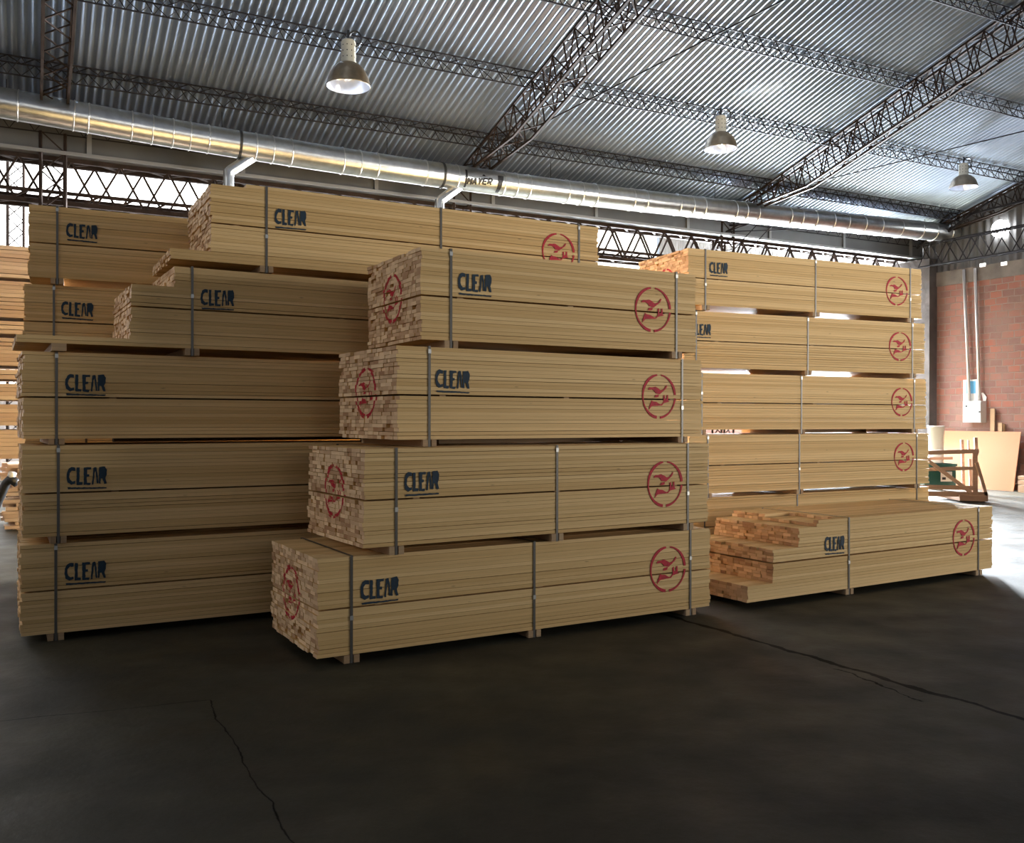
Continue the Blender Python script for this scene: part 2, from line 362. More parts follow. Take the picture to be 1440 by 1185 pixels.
# ------------------------------------------------------------------ lattice steelwork
def lattice(name, p0, p1, w, d, side, down, chord, web, panel, m, label, cat, group, nodes=True, box=True, taper=0):
    """box lattice between p0 and p1: four chords and zig-zag lacing; parts chord x4 and lacing"""
    p0 = Vector(p0); p1 = Vector(p1); D = p1 - p0; Ln = D.length; D.normalize(); n = max(2, int(round(Ln / panel)))
    e = empty(name, p0, 0, label, cat, group)
    side = Vector(side).normalized(); down = Vector(down).normalized()
    if box: offs = [side * (-w/2), side * (w/2), side * (w/2) + down * d, side * (-w/2) + down * d]
    else: offs = [side * (-w/2), side * (w/2), down * d]
    def off_at(j, x):
        o_ = offs[j]
        if taper and x < taper and j >= 2 and box:
            return offs[{2: 1, 3: 0}[j]].lerp(o_, .18 + .82 * x / taper)
        return o_
    for j in range(len(offs)):
        b = MB()
        if taper and j >= 2:
            b.bar(off_at(j, 0), off_at(j, taper) + D*taper, chord); b.bar(offs[j] + D*taper, offs[j] + D * Ln, chord)
        else: b.bar(offs[j], offs[j] + D * Ln, chord)
        b.build('chord', m, e)
    b = MB(); k = len(offs)
    for fi in range(k):
        for i in range(n):
            x0_ = Ln*i/n; a, c = off_at(fi, x0_), off_at((fi+1) % k, x0_)
            q0 = (a if i % 2 == 0 else c) + D * (Ln * i / n); q1 = (c if i % 2 == 0 else a) + D * (Ln * (i+1) / n)
            b.bar(q0, q1, web)
            if nodes and box and fi % 2 == 1: b.bar(a + D * (Ln*i/n), c + D * (Ln*i/n), web)
    b.build('lacing', m, e)
    return e
slope_dir = (bf(0, 10, ZV + SLOPE * 10) - bf(0, 0, ZV)).normalized()
roof_down = slope_dir.cross(U).normalized()
if roof_down.z > 0: roof_down = -roof_down
ps = [(-.02, 'lowest roof purlin, just above the round duct'), (1.32, 'second purlin up from the duct, a faint light lattice line'),
      (3.05, 'roof purlin that the three bell lamps hang from'), (4.83, 'roof purlin one up from the bell lamp line'), (6.6, 'higher roof purlin crossing the top right corner'),
      (8.4, 'roof purlin near the top edge above the higher one')]
for s, lb in ps:
    lattice('roof_purlin', bf(TL, s, ZV + SLOPE*s - .05), bf(-.15, s, ZV + SLOPE*s - .05), .16, .24, slope_dir, roof_down, .018, .011, .17, M['purlin'],
            'thin dark lattice ' + lb, 'purlin', 'lattice purlins under the metal roof', box=False)
# rafters: foot point on the valley, by the pixel where each meets the duct line
def rafter(t, label, w=.34, d=.5, m=None):
    z0 = ZV - .16
    return lattice('roof_truss', bf(t, .2, z0 + SLOPE*.2), bf(t, 16.2, z0 + SLOPE*16.2), w, d, U, roof_down, .036, .017, .33, m or M['rust'], label, 'roof truss', 'lattice roof trusses', taper=2.2)
tA = s_hit(75, 200, .2)[0]; tB = s_hit(655, 262, .2)[0]; tC = s_hit(1030, 320, .2)[0]
rafter(tA, 'dark lattice roof truss at the left, above the left lumber stacks')
rafter(tB, 'dark lattice roof truss running up behind the first bell lamp, in the middle')
rafter(tC, 'dark lattice roof truss running to the top right corner', .2, .55)
rafter(-.25, 'lattice roof truss lying against the dark gable wall', .15, .4)
# lattice columns under the rafters
for t, lb in ((tA, 'lattice steel column behind the left lumber stack'), (tB, 'lattice steel column under the lettered part of the duct'), (tC, 'lattice steel column under the duct, right of the middle')):
    lattice('lattice_column', bf(t, .05, 0), bf(t, .05, 6.0), .34, .30, U, N, .04, .018, .30, M['rust'], lb, 'column', 'lattice steel columns')
# valley girder
lattice('valley_girder', bf(TL + .4, -.30, 5.64), bf(-.3, -.30, 5.64), .34, .68, N, (0, 0, -1), .07, .032, .36, M['rust'],
        'long dark lattice girder under the valley gutter', 'girder', None, nodes=False)
b = MB(); b.bar(bf(TL + .5, -.12, 5.12), bf(-.4, -.12, 5.12), .05); b.bar(bf(TL + .5, -.48, 5.10), bf(-.4, -.48, 5.10), .05)
for i in range(60): b.bar(bf(-.5 - i*.5, -.12, 5.12), bf(-.75 - i*.5, -.12, 4.97), .03)
vg = [o for o in COL.objects if o.name == 'valley_girder'][0]; o = b.build('stiffening_chord', M['rust'], vg); o.location = -vg.location
# knee brace at the right column
b = MB()
pA = bf(tC - .1, .1, 5.75)
for q in ((1.2, 1.1, 6.25), (1.0, .9, 6.45), (2.6, .6, 6.0)):
    b.bar(pA, bf(tC + q[0], q[1], q[2]), .022)
b.bar(bf(tC - .6, .1, 4.7), bf(tC + .7, .8, 6.3), .02); b.bar(bf(tC - .3, .1, 4.6), bf(tC + 1.1, .8, 6.3), .02)
b.bar(bf(tC, .1, 5.9), bf(tC + .9, .6, 5.95), .03)
tag(b.build('knee_brace', M['purlin']), 'thin diagonal braces where the right truss meets its column', 'brace')
# thin tie rods across the roof
def rod(name, p, q, r, label):
    b = MB(); b.tube([p, q], r, 6); return tag(b.build(name, M['purlin']), label, 'tie rod', 'roof tie rods')
def roof_hit(px, py, dz=.32):
    nn = Vector(roof_down); return hit(px, py, bf(0, 0, ZV - dz), nn)
rod('tie_rod', roof_hit(745, 183), roof_hit(1180, -40), .014, 'dark wavy tie rod rising from the middle truss to the top edge')
rod('tie_rod', roof_hit(1140, 258, .5), roof_hit(1445, 183, .5), .012, 'thin straight tie rod passing over the right bell lamp')
# far bay: purlins seen against the bright sheets
for i in range(6):
    s = -1.2 - 1.65 * i
    lattice('far_purlin', bf(TL, s, ZV - SLOPE*s - .05), bf(-.1, s, ZV - SLOPE*s - .05), .14, .22, N, (0, 0, -1), .018, .011, .3, M['rust'],
            'lattice purlin under the bright far roof, %s from the valley' % ['first', 'second', 'third', 'fourth', 'fifth', 'sixth'][i], 'purlin', 'purlins under the bright far roof', box=False)
t_far = s_hit(22, 300, -3.2)[0]
lattice('lattice_column', bf(t_far, -3.2, 0), bf(t_far, -3.2, 7.1), .26, .26, U, N, .035, .016, .26, M['rust'], 'slim lattice column in the bright far bay, by the left edge', 'column', 'lattice steel columns')
for i, t in enumerate((tA - .6, tB + 1.0, tC + .8)):
    lattice('far_truss', bf(t, -.4, ZV - .1), bf(t, SF + .2, ZV - .1 + SLOPE * 10.4), .2, .4, U, (0, 0, -1), .035, .016, .3, M['rust'],
            ['lattice truss under the bright far roof, left one', 'lattice truss under the bright far roof, middle one', 'lattice truss under the bright far roof, right one'][i], 'roof truss', 'trusses of the far bay')
# gable girder in front of the dark gable wall
lattice('gable_girder', bf(-.30, .3, 5.95), bf(-.30, 9, 5.95), .16, .55, U, (0, 0, -1), .035, .018, .34, M['purlin'], 'horizontal lattice girder along the dark gable wall above the bricks', 'girder', None, nodes=False)
b = MB(); b.bar(bf(-.35, 1.0, 6.1), bf(-.35, 2.2, 6.65), .05); b.bar(bf(-.35, 1.7, 6.45), bf(-.35, 6, 6.6), .05); b.bar(bf(-.3, .2, 5.9), bf(-.3, 1.1, 6.6), .04)
tag(b.build('gable_brace', M['purlin']), 'grey bracing bars on the gable wall beside the duct end', 'brace')

# ------------------------------------------------------------------ round duct
SD = .92; DR = .216
knots = [(-160, 118), (0, 144), (240, 187), (480, 226), (720, 260), (960, 289), (1200, 314), (1386, 333)]
dp = [bf(s_hit(x, y, SD)[0], SD, s_hit(x, y, SD)[1]) for x, y in knots]
def cat(pts, n):
    out = []
    for i in range(len(pts) - 1):
        p0, p1, p2, p3 = pts[max(i-1, 0)], pts[i], pts[i+1], pts[min(i+2, len(pts)-1)]
        for k in range(n):
            t = k / n; out.append(.5 * ((2*p1) + (p2-p0)*t + (2*p0-5*p1+4*p2-p3)*t*t + (3*p1-p0-3*p2+p3)*t**3))
    out.append(pts[-1]); return out
dl = cat(dp, 6)
duct = empty('ventilation_duct', dp[0], 0, 'long round galvanised duct with raised seams, slung under the roof valley', 'duct')
off = dp[0]
b = MB(); b.tube([p - off for p in dl], DR, 28); b.build('duct_tube', M['galv'], duct, smooth=True)
def on_duct(px):
    best = None
    for i in range(len(dl) - 1):
        for k in range(20):
            p = dl[i].lerp(dl[i+1], k / 20); d = p - CO; x = 720 + FPX * d.dot(RT) / d.dot(FW)
            if best is None or abs(x - px) < best[0]: best = (abs(x - px), p, (dl[i+1] - dl[i]).normalized())
    return best[1] - off, best[2]
for px in (26, 103, 125, 184, 213, 242, 267, 293, 358, 382, 408, 480, 505, 528, 596, 640, 704, 722, 740, 795, 814, 833, 885, 903, 950, 968, 985, 1029, 1043, 1060, 1105, 1122, 1140, 1165, 1185, 1210, 1232, 1260, 1290, 1310, 1330, 1350, 1366):
    p, d = on_duct(px); b = MB(); b.tube([p - d*.012, p - d*.006, p + d*.006, p + d*.012], DR + .01, 28, True, [DR + .001, DR + .011, DR + .011, DR + .001]); b.build('seam_ring', M['galvband'], duct, smooth=True)
for px in (336, 619):
    p, d = on_duct(px); b = MB(); b.tube([p - d*.02, p + d*.02], DR + .013, 28); o = b.build('clamp_band', M['duct_dark'], duct); o['label'] = 'dark clamp band'
# painted name panel on the duct: two dark bars and the lettering, wrapped on the tube
def duct_frame(px):
    p, d = on_duct(px); view = (CO - (p + off)); view -= d * view.dot(d); view.normalize(); up = d.cross(view)
    if up.z < 0: up = -up
    return p, d, view, up
def wrap(px, poly, name, m, lift=.004, label=None, sub=6):
    """poly in (along, arc) metres around duct point; built as thin curved patch"""
    p, d, view, up = duct_frame(px); v = []; f = []
    for pl in poly:
        tri = tessellate_polygon([[Vector((x, y, 0)) for x, y in pl]]); i0 = len(v)
        for x, y in pl:
            a = y / DR; v.append(p + d * x + (view * math.cos(a) + up * math.sin(a)) * (DR + lift))
        f += [tuple(i0 + k for k in t) for t in tri]
    o = new_obj(name, v, f, m, duct)
    if label: o['label'] = label
    return o
def strip(x0, x1, a0, a1, x0b=None, x1b=None, n=8):
    out = []; x0b = x0 if x0b is None else x0b; x1b = x1 if x1b is None else x1b
    for k in range(n):
        ya = a0 + (a1-a0)*k/n; yb = a0 + (a1-a0)*(k+1)/n
        fa = k/n; fb_ = (k+1)/n
        out.append([(x0+(x0b-x0)*fa, ya), (x1+(x1b-x1)*fa, ya), (x1+(x1b-x1)*fb_, yb), (x0+(x0b-x0)*fb_, yb)])
    return out
wrap(672, strip(-.34, -.30, -.16, .17), 'name_panel_bar', M['black'])
wrap(672, strip(.30, .36, -.19, .14, .30, .42), 'name_panel_bar', M['black'])
Lt = {'M': [((.1, 0), (.1, 1)), ((.9, 0), (.9, 1)), ((.1, .95), (.5, .35)), ((.9, .95), (.5, .35))],
      'A': [((.08, 0), (.5, 1)), ((.92, 0), (.5, 1)), ((.25, .3), (.75, .3))],
      'Y': [((.5, 0), (.5, .5)), ((.5, .45), (.08, 1)), ((.5, .45), (.92, 1))],
      'E': [((.1, 0), (.1, 1)), ((0, .08), (1, .08)), ((0, .5), (.85, .5)), ((0, .92), (1, .92))],
      'R': [((.1, 0), (.1, 1)), ((0, .92), (.85, .92)), ((.85, .95), (.9, .5)), ((.9, .48), (.1, .45)), ((.4, .45), (.92, 0))]}
pl = []
for i, ch in enumerate('MAYER'):
    for (a, b_) in Lt[ch]:
        T = lambda x, y: (-.245 + i*.098 + x*.080 + y*.022, -.085 + i*.010 + y*.110)
        (x0, y0), (x1, y1) = T(*a), T(*b_); dx, dy = x1-x0, y1-y0; ln = math.hypot(dx, dy); nx, ny = -dy/ln*.014, dx/ln*.014
        for k in range(4):
            f0, f1 = k/4, (k+1)/4
            pl.append([(x0+dx*f0-nx, y0+dy*f0-ny), (x0+dx*f1-nx, y0+dy*f1-ny), (x0+dx*f1+nx, y0+dy*f1+ny), (x0+dx*f0+nx, y0+dy*f0+ny)])
wrap(668, pl, 'name_lettering', M['black'], .012, 'dark slanted lettering on the duct')
wrap(672, [[(-.02, .085), (.05, .085), (.035, .115), (.0, .115)]], 'name_emblem', M['black'], .008)
# hanger wires and outlets
for px, dpx in ((355, 325), (645, 605)):
    p, d, view, up = duct_frame(px)
    q = p + Vector((0, 0, -DR * .7))
    e2 = q - U * .38 + Vector((0, 0, -.30)); e3 = e2 + Vector((0, 0, -4.6))
    b = MB(); b.tube([q + U*.10 + Vector((0, 0, .1)), q, e2 + U*.05 + Vector((0, 0, .04)), e2, e2 - Vector((0, 0, .10)), e3], .085, 16, True)
    b.build('branch_pipe', M['galv'], duct, smooth=True)
# end cap elbow with bright collar
p, d = on_duct(1380)
b = MB(); b.tube([p + d*.05, p + d*.25, p + d*.42 + Vector((0, 0, .06)), p + d*.55 + Vector((0, 0, .16))], DR, 24); b.build('end_elbow', M['galv'], duct, smooth=True)
# round daylight opening in the gable behind the duct end
s_, z_ = wall_hit(1402, 321, .1); b = MB(); cc = bf(-.02, s_, z_); b.tube([cc, cc + U * .1], .20, 28)
struct(b.build('window_1', emissive('daylight_opening', (.92, .96, 1), 22)))
# small daylight holes under the gable girder
for (x, y, nme) in ((1381, 372.5, 'window_2'), (1411, 370.5, 'window_3')):
    s_, z_ = wall_hit(x, y, .06); b = MB(); b.box((-.05, -s_ - .07, z_ - .04), (-.02, -s_ + .07, z_ + .04)); o = b.build(nme, M['sky']); frame(o, 0, 0); struct(o)
b = MB()
for px in (10, 312, 545, 775, 1005, 1300):
    p, d = on_duct(px); q = p + off
    b = MB(); b.tube([q + Vector((0, 0, DR)), Vector((q.x, q.y, ZV + SLOPE*SD - .1))], .006, 6)
    b.build('hanger_wire', M['purlin'], duct).location = -off

# ------------------------------------------------------------------ bell lamps
def lathe(b, prof, n=40):
    i0 = len(b.v)
    for r, z in prof:
        for j in range(n):
            a = 2*math.pi*j/n; b.v.append(Vector((r*math.cos(a), r*math.sin(a), z))); b.t.append(.5)
    for k in range(len(prof)-1):
        for j in range(n):
            a = i0+k*n+j; c = i0+k*n+(j+1) % n; b.f.append((a, c, c+n, a+n)); b.mi.append(0)
def bell_lamp(px, ytop, ybot, wpx, label):
    q = roof_hit(px, ytop, .35); dist = (q - CO).dot(FW); R_ = wpx * dist / FPX / 2
    d = ray(px, ybot); k = dist / d.dot(FW); zb = (CO + d*k).z; zt = q.z
    e = empty('bell_lamp', (q.x, q.y, zb), 0, label, 'lamp', 'bell lamps under the roof')
    Hh = zt - zb
    ro = R_
    b = MB(); lathe(b, [(ro*1.0, 0), (ro*1.02, .008), (ro*1.0, .016), (ro*.97, Hh*.10), (ro*.88, Hh*.24), (ro*.72, Hh*.37), (ro*.50, Hh*.46), (ro*.36, Hh*.49)]); b.build('shade', M['lampouter'], e, smooth=True)
    b = MB(); lathe(b, [(ro*.985, .004), (ro*.95, Hh*.10), (ro*.85, Hh*.23), (ro*.69, Hh*.35), (ro*.4, Hh*.44), (.001, Hh*.46)][::-1]); b.build('reflector', M['lampin'], e, smooth=True)
    b = MB(); lathe(b, [(ro*.35, Hh*.48), (ro*.36, Hh*.52), (ro*.33, Hh*.53), (ro*.33, Hh*.93), (ro*.28, Hh*.97), (.001, Hh*.97)]); b.build('ballast_housing', M['lamptop'], e, smooth=True)
    b = MB()
    for kk in range(10):
        for zz in (.60, .72, .84):
            a = 2*math.pi*(kk+.5)/10; p = Vector((math.cos(a)*ro*.333, math.sin(a)*ro*.333, Hh*zz)); b.tube([p, p*1.0 + Vector((math.cos(a), math.sin(a), 0))*.003], .008, 8)
    b.build('vent_holes', M['black'], e)
    b = MB(); lathe(b, [(.001, Hh*.12), (.05, Hh*.15), (.075, Hh*.22), (.06, Hh*.32), (.03, Hh*.44)]); b.build('bulb', M['glass'], e, smooth=True)
    b = MB(); c = Vector((ro*.3, 0, Hh*1.0)); b.tube([c + Vector((-.0, 0, 0)) + Vector((math.cos(a)*.09, 0, math.sin(a)*.11)) for a in [i*2*math.pi/14 for i in range(15)]], .012, 6, False); b.build('cable_loop', M['black'], e)
    b = MB(); b.tube([(0, 0, Hh*.96), (0, 0, Hh + .12)], .02, 8); b.build('hook', M['black'], e)
    return e
bell_lamp(490, 55, 122, 61, 'nearest bell lamp with white reflector, above the left stacks')
bell_lamp(1013.5, 162, 210, 46.5, 'middle bell lamp hanging above the right lumber stack')
bell_lamp(1355, 229, 264, 37.5, 'farthest bell lamp, at right near the brick wall')

# ------------------------------------------------------------------ lumber bundles
W = 1.044; NLAY = 23; NLOW = 11; SEAM = .011
CLEAR = [[(410,165),(330,150),(270,190),(232,280),(225,400),(245,500),(320,560),(410,530),(410,470),(345,485),(300,440),(280,380),(292,290),(335,235),(410,245)],
 [(435,165),(500,165),(495,500),(565,505),(560,565),(435,565)],
 [(585,165),(750,165),(750,215),(665,222),(660,325),(708,330),(705,382),(655,388),(655,518),(738,520),(725,575),(590,562)],
 [(795,185),(830,165),(862,170),(884,300),(905,540),(872,542),(850,330),(842,250),(825,300),(800,560),(762,560),(778,400)],
 [(920,165),(1050,150),(1088,230),(1082,340),(1052,420),(1085,550),(1032,555),(988,430),(952,425),(952,545),(912,545)],
 [(245,612),(600,622),(1085,632),(1075,662),(700,660),(260,655)]]
WING = [[(305,432),(340,400),(390,402),(450,388),(505,415),(560,450),(620,430),(672,358),(688,370),(660,425),(600,470),(540,515),(455,500),(425,455),(380,438),(320,446)],
 [(425,600),(450,558),(520,548),(508,590),(470,600)],
 [(388,672),(410,690),(480,698),(560,740),(600,728),(625,690),(622,592),(650,578),(656,655),(688,648),(690,580),(716,575),(722,678),(748,692),(690,706),(632,718),(592,757),(440,768),(385,775),(330,832),(345,765)]]
def ring_quads(tb=.085):
    out = []
    for a0, a1 in ((97, 262), (4, 83), (-86, -5)):
        k = max(4, int(abs(a1-a0) / 6))
        for i in range(k):
            p = []
            for a, r in ((a0+(a1-a0)*i/k, 0), (a0+(a1-a0)*(i+1)/k, 0), (a0+(a1-a0)*(i+1)/k, 1), (a0+(a1-a0)*i/k, 1)):
                th = tb + .035 * math.sin(math.radians(a*3+40))
                rr = 1 - th/2 + th*r; aa = math.radians(a); p.append((rr*math.cos(aa), rr*math.sin(aa)))
            out.append(p)
    return out
def bold(p, k=1.13):
    cx = sum(a for a, c in p)/len(p); cy = sum(c for a, c in p)/len(p); return [(cx + (a-cx)*k*1.0, cy + (c-cy)*k*1.12) for a, c in p]
EMB = ring_quads(.10) + [bold([((x-530)/367, (580-y)/455) for x, y in p]) for p in WING]
def roughen(poly, amp, step):
    out = []
    for i, a in enumerate(poly):
        c = poly[(i+1) % len(poly)]; L_ = math.hypot(c[0]-a[0], c[1]-a[1]); k = max(1, int(L_/step))
        for j in range(k):
            out.append((a[0]+(c[0]-a[0])*j/k + R.uniform(-amp, amp), a[1]+(c[1]-a[1])*j/k + R.uniform(-amp, amp)))
    return out
def clip_poly(poly, x0, x1, y0, y1):
    def cut(P, ax, v, keep):
        out = []
        for i in range(len(P)):
            a, b = P[i], P[(i+1) % len(P)]; ia = keep(a[ax], v); ib = keep(b[ax], v)
            if ia: out.append(a)
            if ia != ib:
                k = (v - a[ax]) / (b[ax] - a[ax]); out.append((a[0]+(b[0]-a[0])*k, a[1]+(b[1]-a[1])*k))
        return out
    for ax, v, kp in ((0, x0, lambda a, v: a >= v), (0, x1, lambda a, v: a <= v), (1, y0, lambda a, v: a >= v), (1, y1, lambda a, v: a <= v)):
        if len(poly) < 3: return []
        poly = cut(poly, ax, v, kp)
    return poly if len(poly) >= 3 else []
FRONT = Matrix(((1, 0, 0, 0), (0, 0, 1, 0), (0, 1, 0, 0), (0, 0, 0, 1)))      # (x,y,depth) -> (x, depth, z=y)

def bundle(key, x, y, yaw, L, H, g, z0, label, group, clear=None, logo=None, end_logo=None, straps=(), bearers=(), steps=None, seed=1, pack=None):
    rr = random.Random(seed); d = Vector((math.cos(yaw), math.sin(yaw), 0)); nn = Vector((-math.sin(yaw), math.cos(yaw), 0)); P0 = Vector((x, y, z0 - g))
    e = empty('lumber_bundle', P0, yaw, label, 'lumber bundle', group)
    def loc(px, py=None, zz=None):
        """pixel on the front face -> local (u, z)"""
        if py is None: # find py such that z is zz
            q = hit(px, 600, P0, nn); dpx = q; lo, hi = -200, 1400
            for _ in range(40):
                m_ = (lo + hi) / 2; q = hit(px, m_, P0, nn)
                if q.z > P0.z + zz: lo = m_
                else: hi = m_
        else: q = hit(px, py, P0, nn)
        return (q - P0).dot(d), q.z - P0.z
    lh = (H - SEAM) / NLAY; ends = []; stepf = steps(loc) if steps else (lambda k, v: 0.0)
    packs = {0: MB(), 1: MB()}
    for k in range(NLAY):
        zb = g + k * lh + (SEAM if k >= NLOW else 0)
        ws = [rr.choice((.055, .075, .08, .085, .10)) for _ in range(13)]
        if rr.random() < .3: ws = [ws[i] * (.6 if rr.random() < .3 else 1) for i in range(13)] + [.06]
        sc_ = W / sum(ws); ws = [q * sc_ for q in ws]; yy = 0
        lj = rr.gauss(0, .004); lt = rr.uniform(-.12, .12)
        thick_gap = rr.choice((.0009, .0013, .0016, .002, .0034))
        for ci, wd in enumerate(ws):
            a = stepf(k, yy + wd/2)
            if a is None: yy += wd; continue
            j0 = lj + rr.gauss(0, .0035) + (.02 if rr.random() < .05 else 0); j1 = lj + rr.gauss(0, .005)
            if ci == 0: j0 = lj*1.5; j1 = lj*1.5
            tn = min(1, max(0, rr.random() ** .8 + lt)); 
            if ci == 0: tn = min(1, max(0, .55 + rr.uniform(-.38, .38)))
            y0 = yy + (rr.uniform(0, .002) if ci == 0 else .0012); z1 = zb + lh - thick_gap * (1 if rr.random() < .8 else .4)
            bx0 = a + max(-.03, j0); b = packs[0 if k < NLOW else 1]
            b.box((bx0, y0, zb), (L + j1, yy + wd - .0008, z1), tn)
            if a < .35: ends.append((bx0, yy + .0012, yy + wd - .0008, zb, z1))
            yy += wd
    packs[0].build('lower_board_pack', M['pine'], e); packs[1].build('upper_board_pack', M['pine'], e)
    for si, sx in enumerate((.12, .5, .88)):                                   # thin stickers in the mid seam
        b = MB(); u0 = L * sx
        if (stepf(NLOW, W/2) or 0) > u0: continue
        zs = g + NLOW*lh; b.box((u0, .03, zs), (u0 + .05, W - .03, zs + SEAM - .001)); b.build('sticker_slat', M['bearer'], e)
    for px in straps:
        u = loc(px, None, g + H/2)[0] if px > -9 and px not in (0,) else 0
        if isinstance(px, float) and px < 0: u = L + px
        u = max(.1, min(L - .05, u)); hw = .0095; tk = .0018
        b = MB(); cl = rr.uniform(-.004, .004)
        b.box((u-hw, -.004-tk, .002), (u+hw, -.004, g+H+.004)); b.box((u-hw, W+.003, .002), (u+hw, W+.003+tk, g+H+.004))
        b.box((u-hw, -.004-tk, g+H+.004), (u+hw, W+.003+tk, g+H+.004+tk)); b.box((u-hw, -.004-tk, .0005), (u+hw, W+.003+tk, .0023))
        so = b.build('strap', M['strap'], e)
        zc = g + H * rr.choice((.93, .35, .62)); b = MB(); b.box((u-hw-.002, -.009, zc), (u+hw+.002, -.005, zc + .03)); b.build('buckle', M['clip'], so)
        b = MB()
        for sg in (-1, 1): b.box((u + sg*.034 - .019, -.012, .003), (u + sg*.034 + .019, W + .01, g - .001), rr.random())
        b.build('bearer', M['bearer'], e)
    if pack:                                                                   # long board in the gap below, added to block light leaking through
        b = MB(); b.box((L*pack[0], W*.55, .004), (L*pack[1], W*.55 + .09, g - .002), .6); b.build('gap_block_board', M['bearer'], e)
    for px in bearers:
        u = loc(px, None, g/2)[0]; b = MB(); b.box((u - .05, -.012, .003), (u + .05, W + .01, g - .001), .8); b.build('bearer', M['bearer'], e)
    if clear:
        (xa, ya), (xb, yb) = clear                                            # pixels of the underline's two ends
        ua, za = loc(xa, ya); ub, zb_ = loc(xb, yb); sc_ = (ub - ua) / 840.0; hs = sc_ * 1.0 if True else 0
        b = MB()
        for p in CLEAR:
            q = [(ua + (X-245)*sc_, za + (zb_-za)*(X-245)/840 + (637-Y)*CLK/1.0) for X, Y in p]
            b.prism(roughen(q, .0016, .012), -.0045, -.0022, FRONT)
        o = b.build('clear_stencil', M['blue'], e); o['label'] = 'navy stencilled word CLEAR, underlined'
    RAD = .176
    if logo:
        uc, zc = loc(*logo); b = MB()
        for p in EMB:
            q = [(uc + X*RAD, zc + Y*RAD) for X, Y in p]
            b.prism(roughen(q, .0012, .014) if len(p) > 4 else q, -.0045, -.0022, FRONT)
        o = b.build('emblem_stencil', M['red'], e); o['label'] = 'red ringed Z emblem on the long side'
    if end_logo:
        # painted on the board ends, so it follows each board's own end
        q = hit(end_logo[0], end_logo[1], P0, d); yc = (q - P0).dot(nn); zc = q.z - P0.z; v = []; f = []
        for p in ring_quads(.15) + EMB[-3:]:
            pts = [(yc - X*RAD, zc + Y*RAD) for X, Y in p]
            if len(p) > 4: tris = [[pts[i] for i in t] for t in tessellate_polygon([[Vector((a, c, 0)) for a, c in pts]])]
            else: tris = [pts]
            xs = [a for a, c in pts]; ys = [c for a, c in pts]
            for (bx, y0, y1, za, zb_) in ends:
                if y1 < min(xs) or y0 > max(xs) or zb_ < min(ys) or za > max(ys): continue
                for t_ in tris:
                    cp = clip_poly(t_, y0, y1, za, zb_)
                    if cp:
                        i0 = len(v); v += [Vector((bx - .0015, a, c)) for a, c in cp]; f.append(tuple(range(i0, i0+len(cp))))
        if f:
            o = new_obj('end_emblem_stencil', v, f, M['red'], e); o['label'] = 'red ringed Z emblem sprayed across the board ends'
    return e
CLK = .000318
def ext(x, y, yaw, L, dl): return x - dl*math.cos(yaw), y - dl*math.sin(yaw), yaw, L + dl
# L4 and L5 and the low right bundle have boards missing at one end: start of each layer from pixels on the front face
def steps_L4(loc):
    z = lambda px, py: loc(px, py)[1]
    a = loc(24, 478)[0]; bb = loc(184, 440)[0]; c = loc(245, 385)[0]; z1 = loc(165, 474.5)[1]; z2 = loc(190, 397.7)[1]
    return lambda k, v: (lambda zz: a + .0 if zz < z1 else (bb if zz < z2 else c))(.0591 + (k+.5)*.642/23)
def steps_L5(loc):
    bb = loc(296.5, 320)[0]; c = loc(346, 262)[0]; z1 = loc(268, 351.5)[1]
    def f(k, v):
        zz = .0562 + (k+.5)*.65/23
        if zz < z1: return 0.0
        if k >= 22: return c
        return bb
    return f
def steps_R0(loc):
    b1 = loc(1087.5, 800)[0]; b2 = loc(1123.5, 755)[0]; b3 = loc(1151, 735)[0]; b4 = loc(1180, 726)[0]
    z1 = loc(1049, 823)[1]; z2 = loc(1087, 775)[1]; z3 = loc(1123, 742.5)[1]; z4 = loc(1151, 731)[1]
    def f(k, v):
        zz = .0556 + (k+.5)*.6463/23
        if zz < z1: return 0.0
        if zz < z2: return b1 if not (zz > z2 - .03 and .35 < v < .62) else b1 + .05
        if zz < z3: return b2
        if k == 22: return b3 if not (.10 < v < .62) else b4 + .05
        return b3 - .02
    return f
GF = 'bundles in the front stack'; GL = 'bundles in the left stack'; GB = 'bundles in the stack behind the left one'; GR = 'bundles in the right stack'
FB = 'strapped pine board bundle, '
bundle('F1', -1.2464, 5.8891, .5329, 3.3552, .6427, .056, .056, FB + 'bottom of the front middle stack, three straps', GF, ((508, 849), (560, 842)), (939, 799.5), (410, 832), (494, 751, 970.5), seed=1)
bundle('F2', -.9616, 5.9544, .5614, 3.055, .6461, .0599, .7586, FB + 'second from the floor in the front middle stack', GF, ((569.5, 696.5), (617, 693)), (935, 680), (470, 690), (557, 783, 967), seed=2)
bundle('F3', -.7879, 6.2934, .5702, 2.8635, .6492, .0522, 1.4569, FB + 'third from the floor in the front middle stack', GF, ((613, 550), (660, 551.5)), (926.5, 557), (514.5, 552), (603.5, 959), seed=3, pack=(.22, .85))
bundle('F4', -.6482, 6.4852, .5151, 2.5203, .6564, .0592, 2.1653, FB + 'top of the front middle stack', GF, ((645, 413), (691, 416)), (918, 435), (552, 420), (634, 951), seed=4)
bundle('L1', -3.4778, 6.483, .5086, 4.9, .645, .0542, .0542, FB + 'on the floor at the far left of the photo', GL, ((92, 821.5), (149, 817)), None, None, (78.5, -.35, -2.0), seed=5)
bundle('L2', -3.4656, 6.476, .5121, 4.9, .649, .0538, .7531, FB + 'second from the floor in the left stack', GL, ((95, 686.5), (150, 685)), None, None, (82, -.35, -2.0), seed=6)
bundle('L3', -3.5894, 6.7205, .5299, 4.9, .6485, .046, 1.448, FB + 'third from the floor in the left stack', GL, ((93, 554.5), (148.5, 555)), None, None, (79.5, -.35, -2.0), seed=7, pack=(.14, .98))
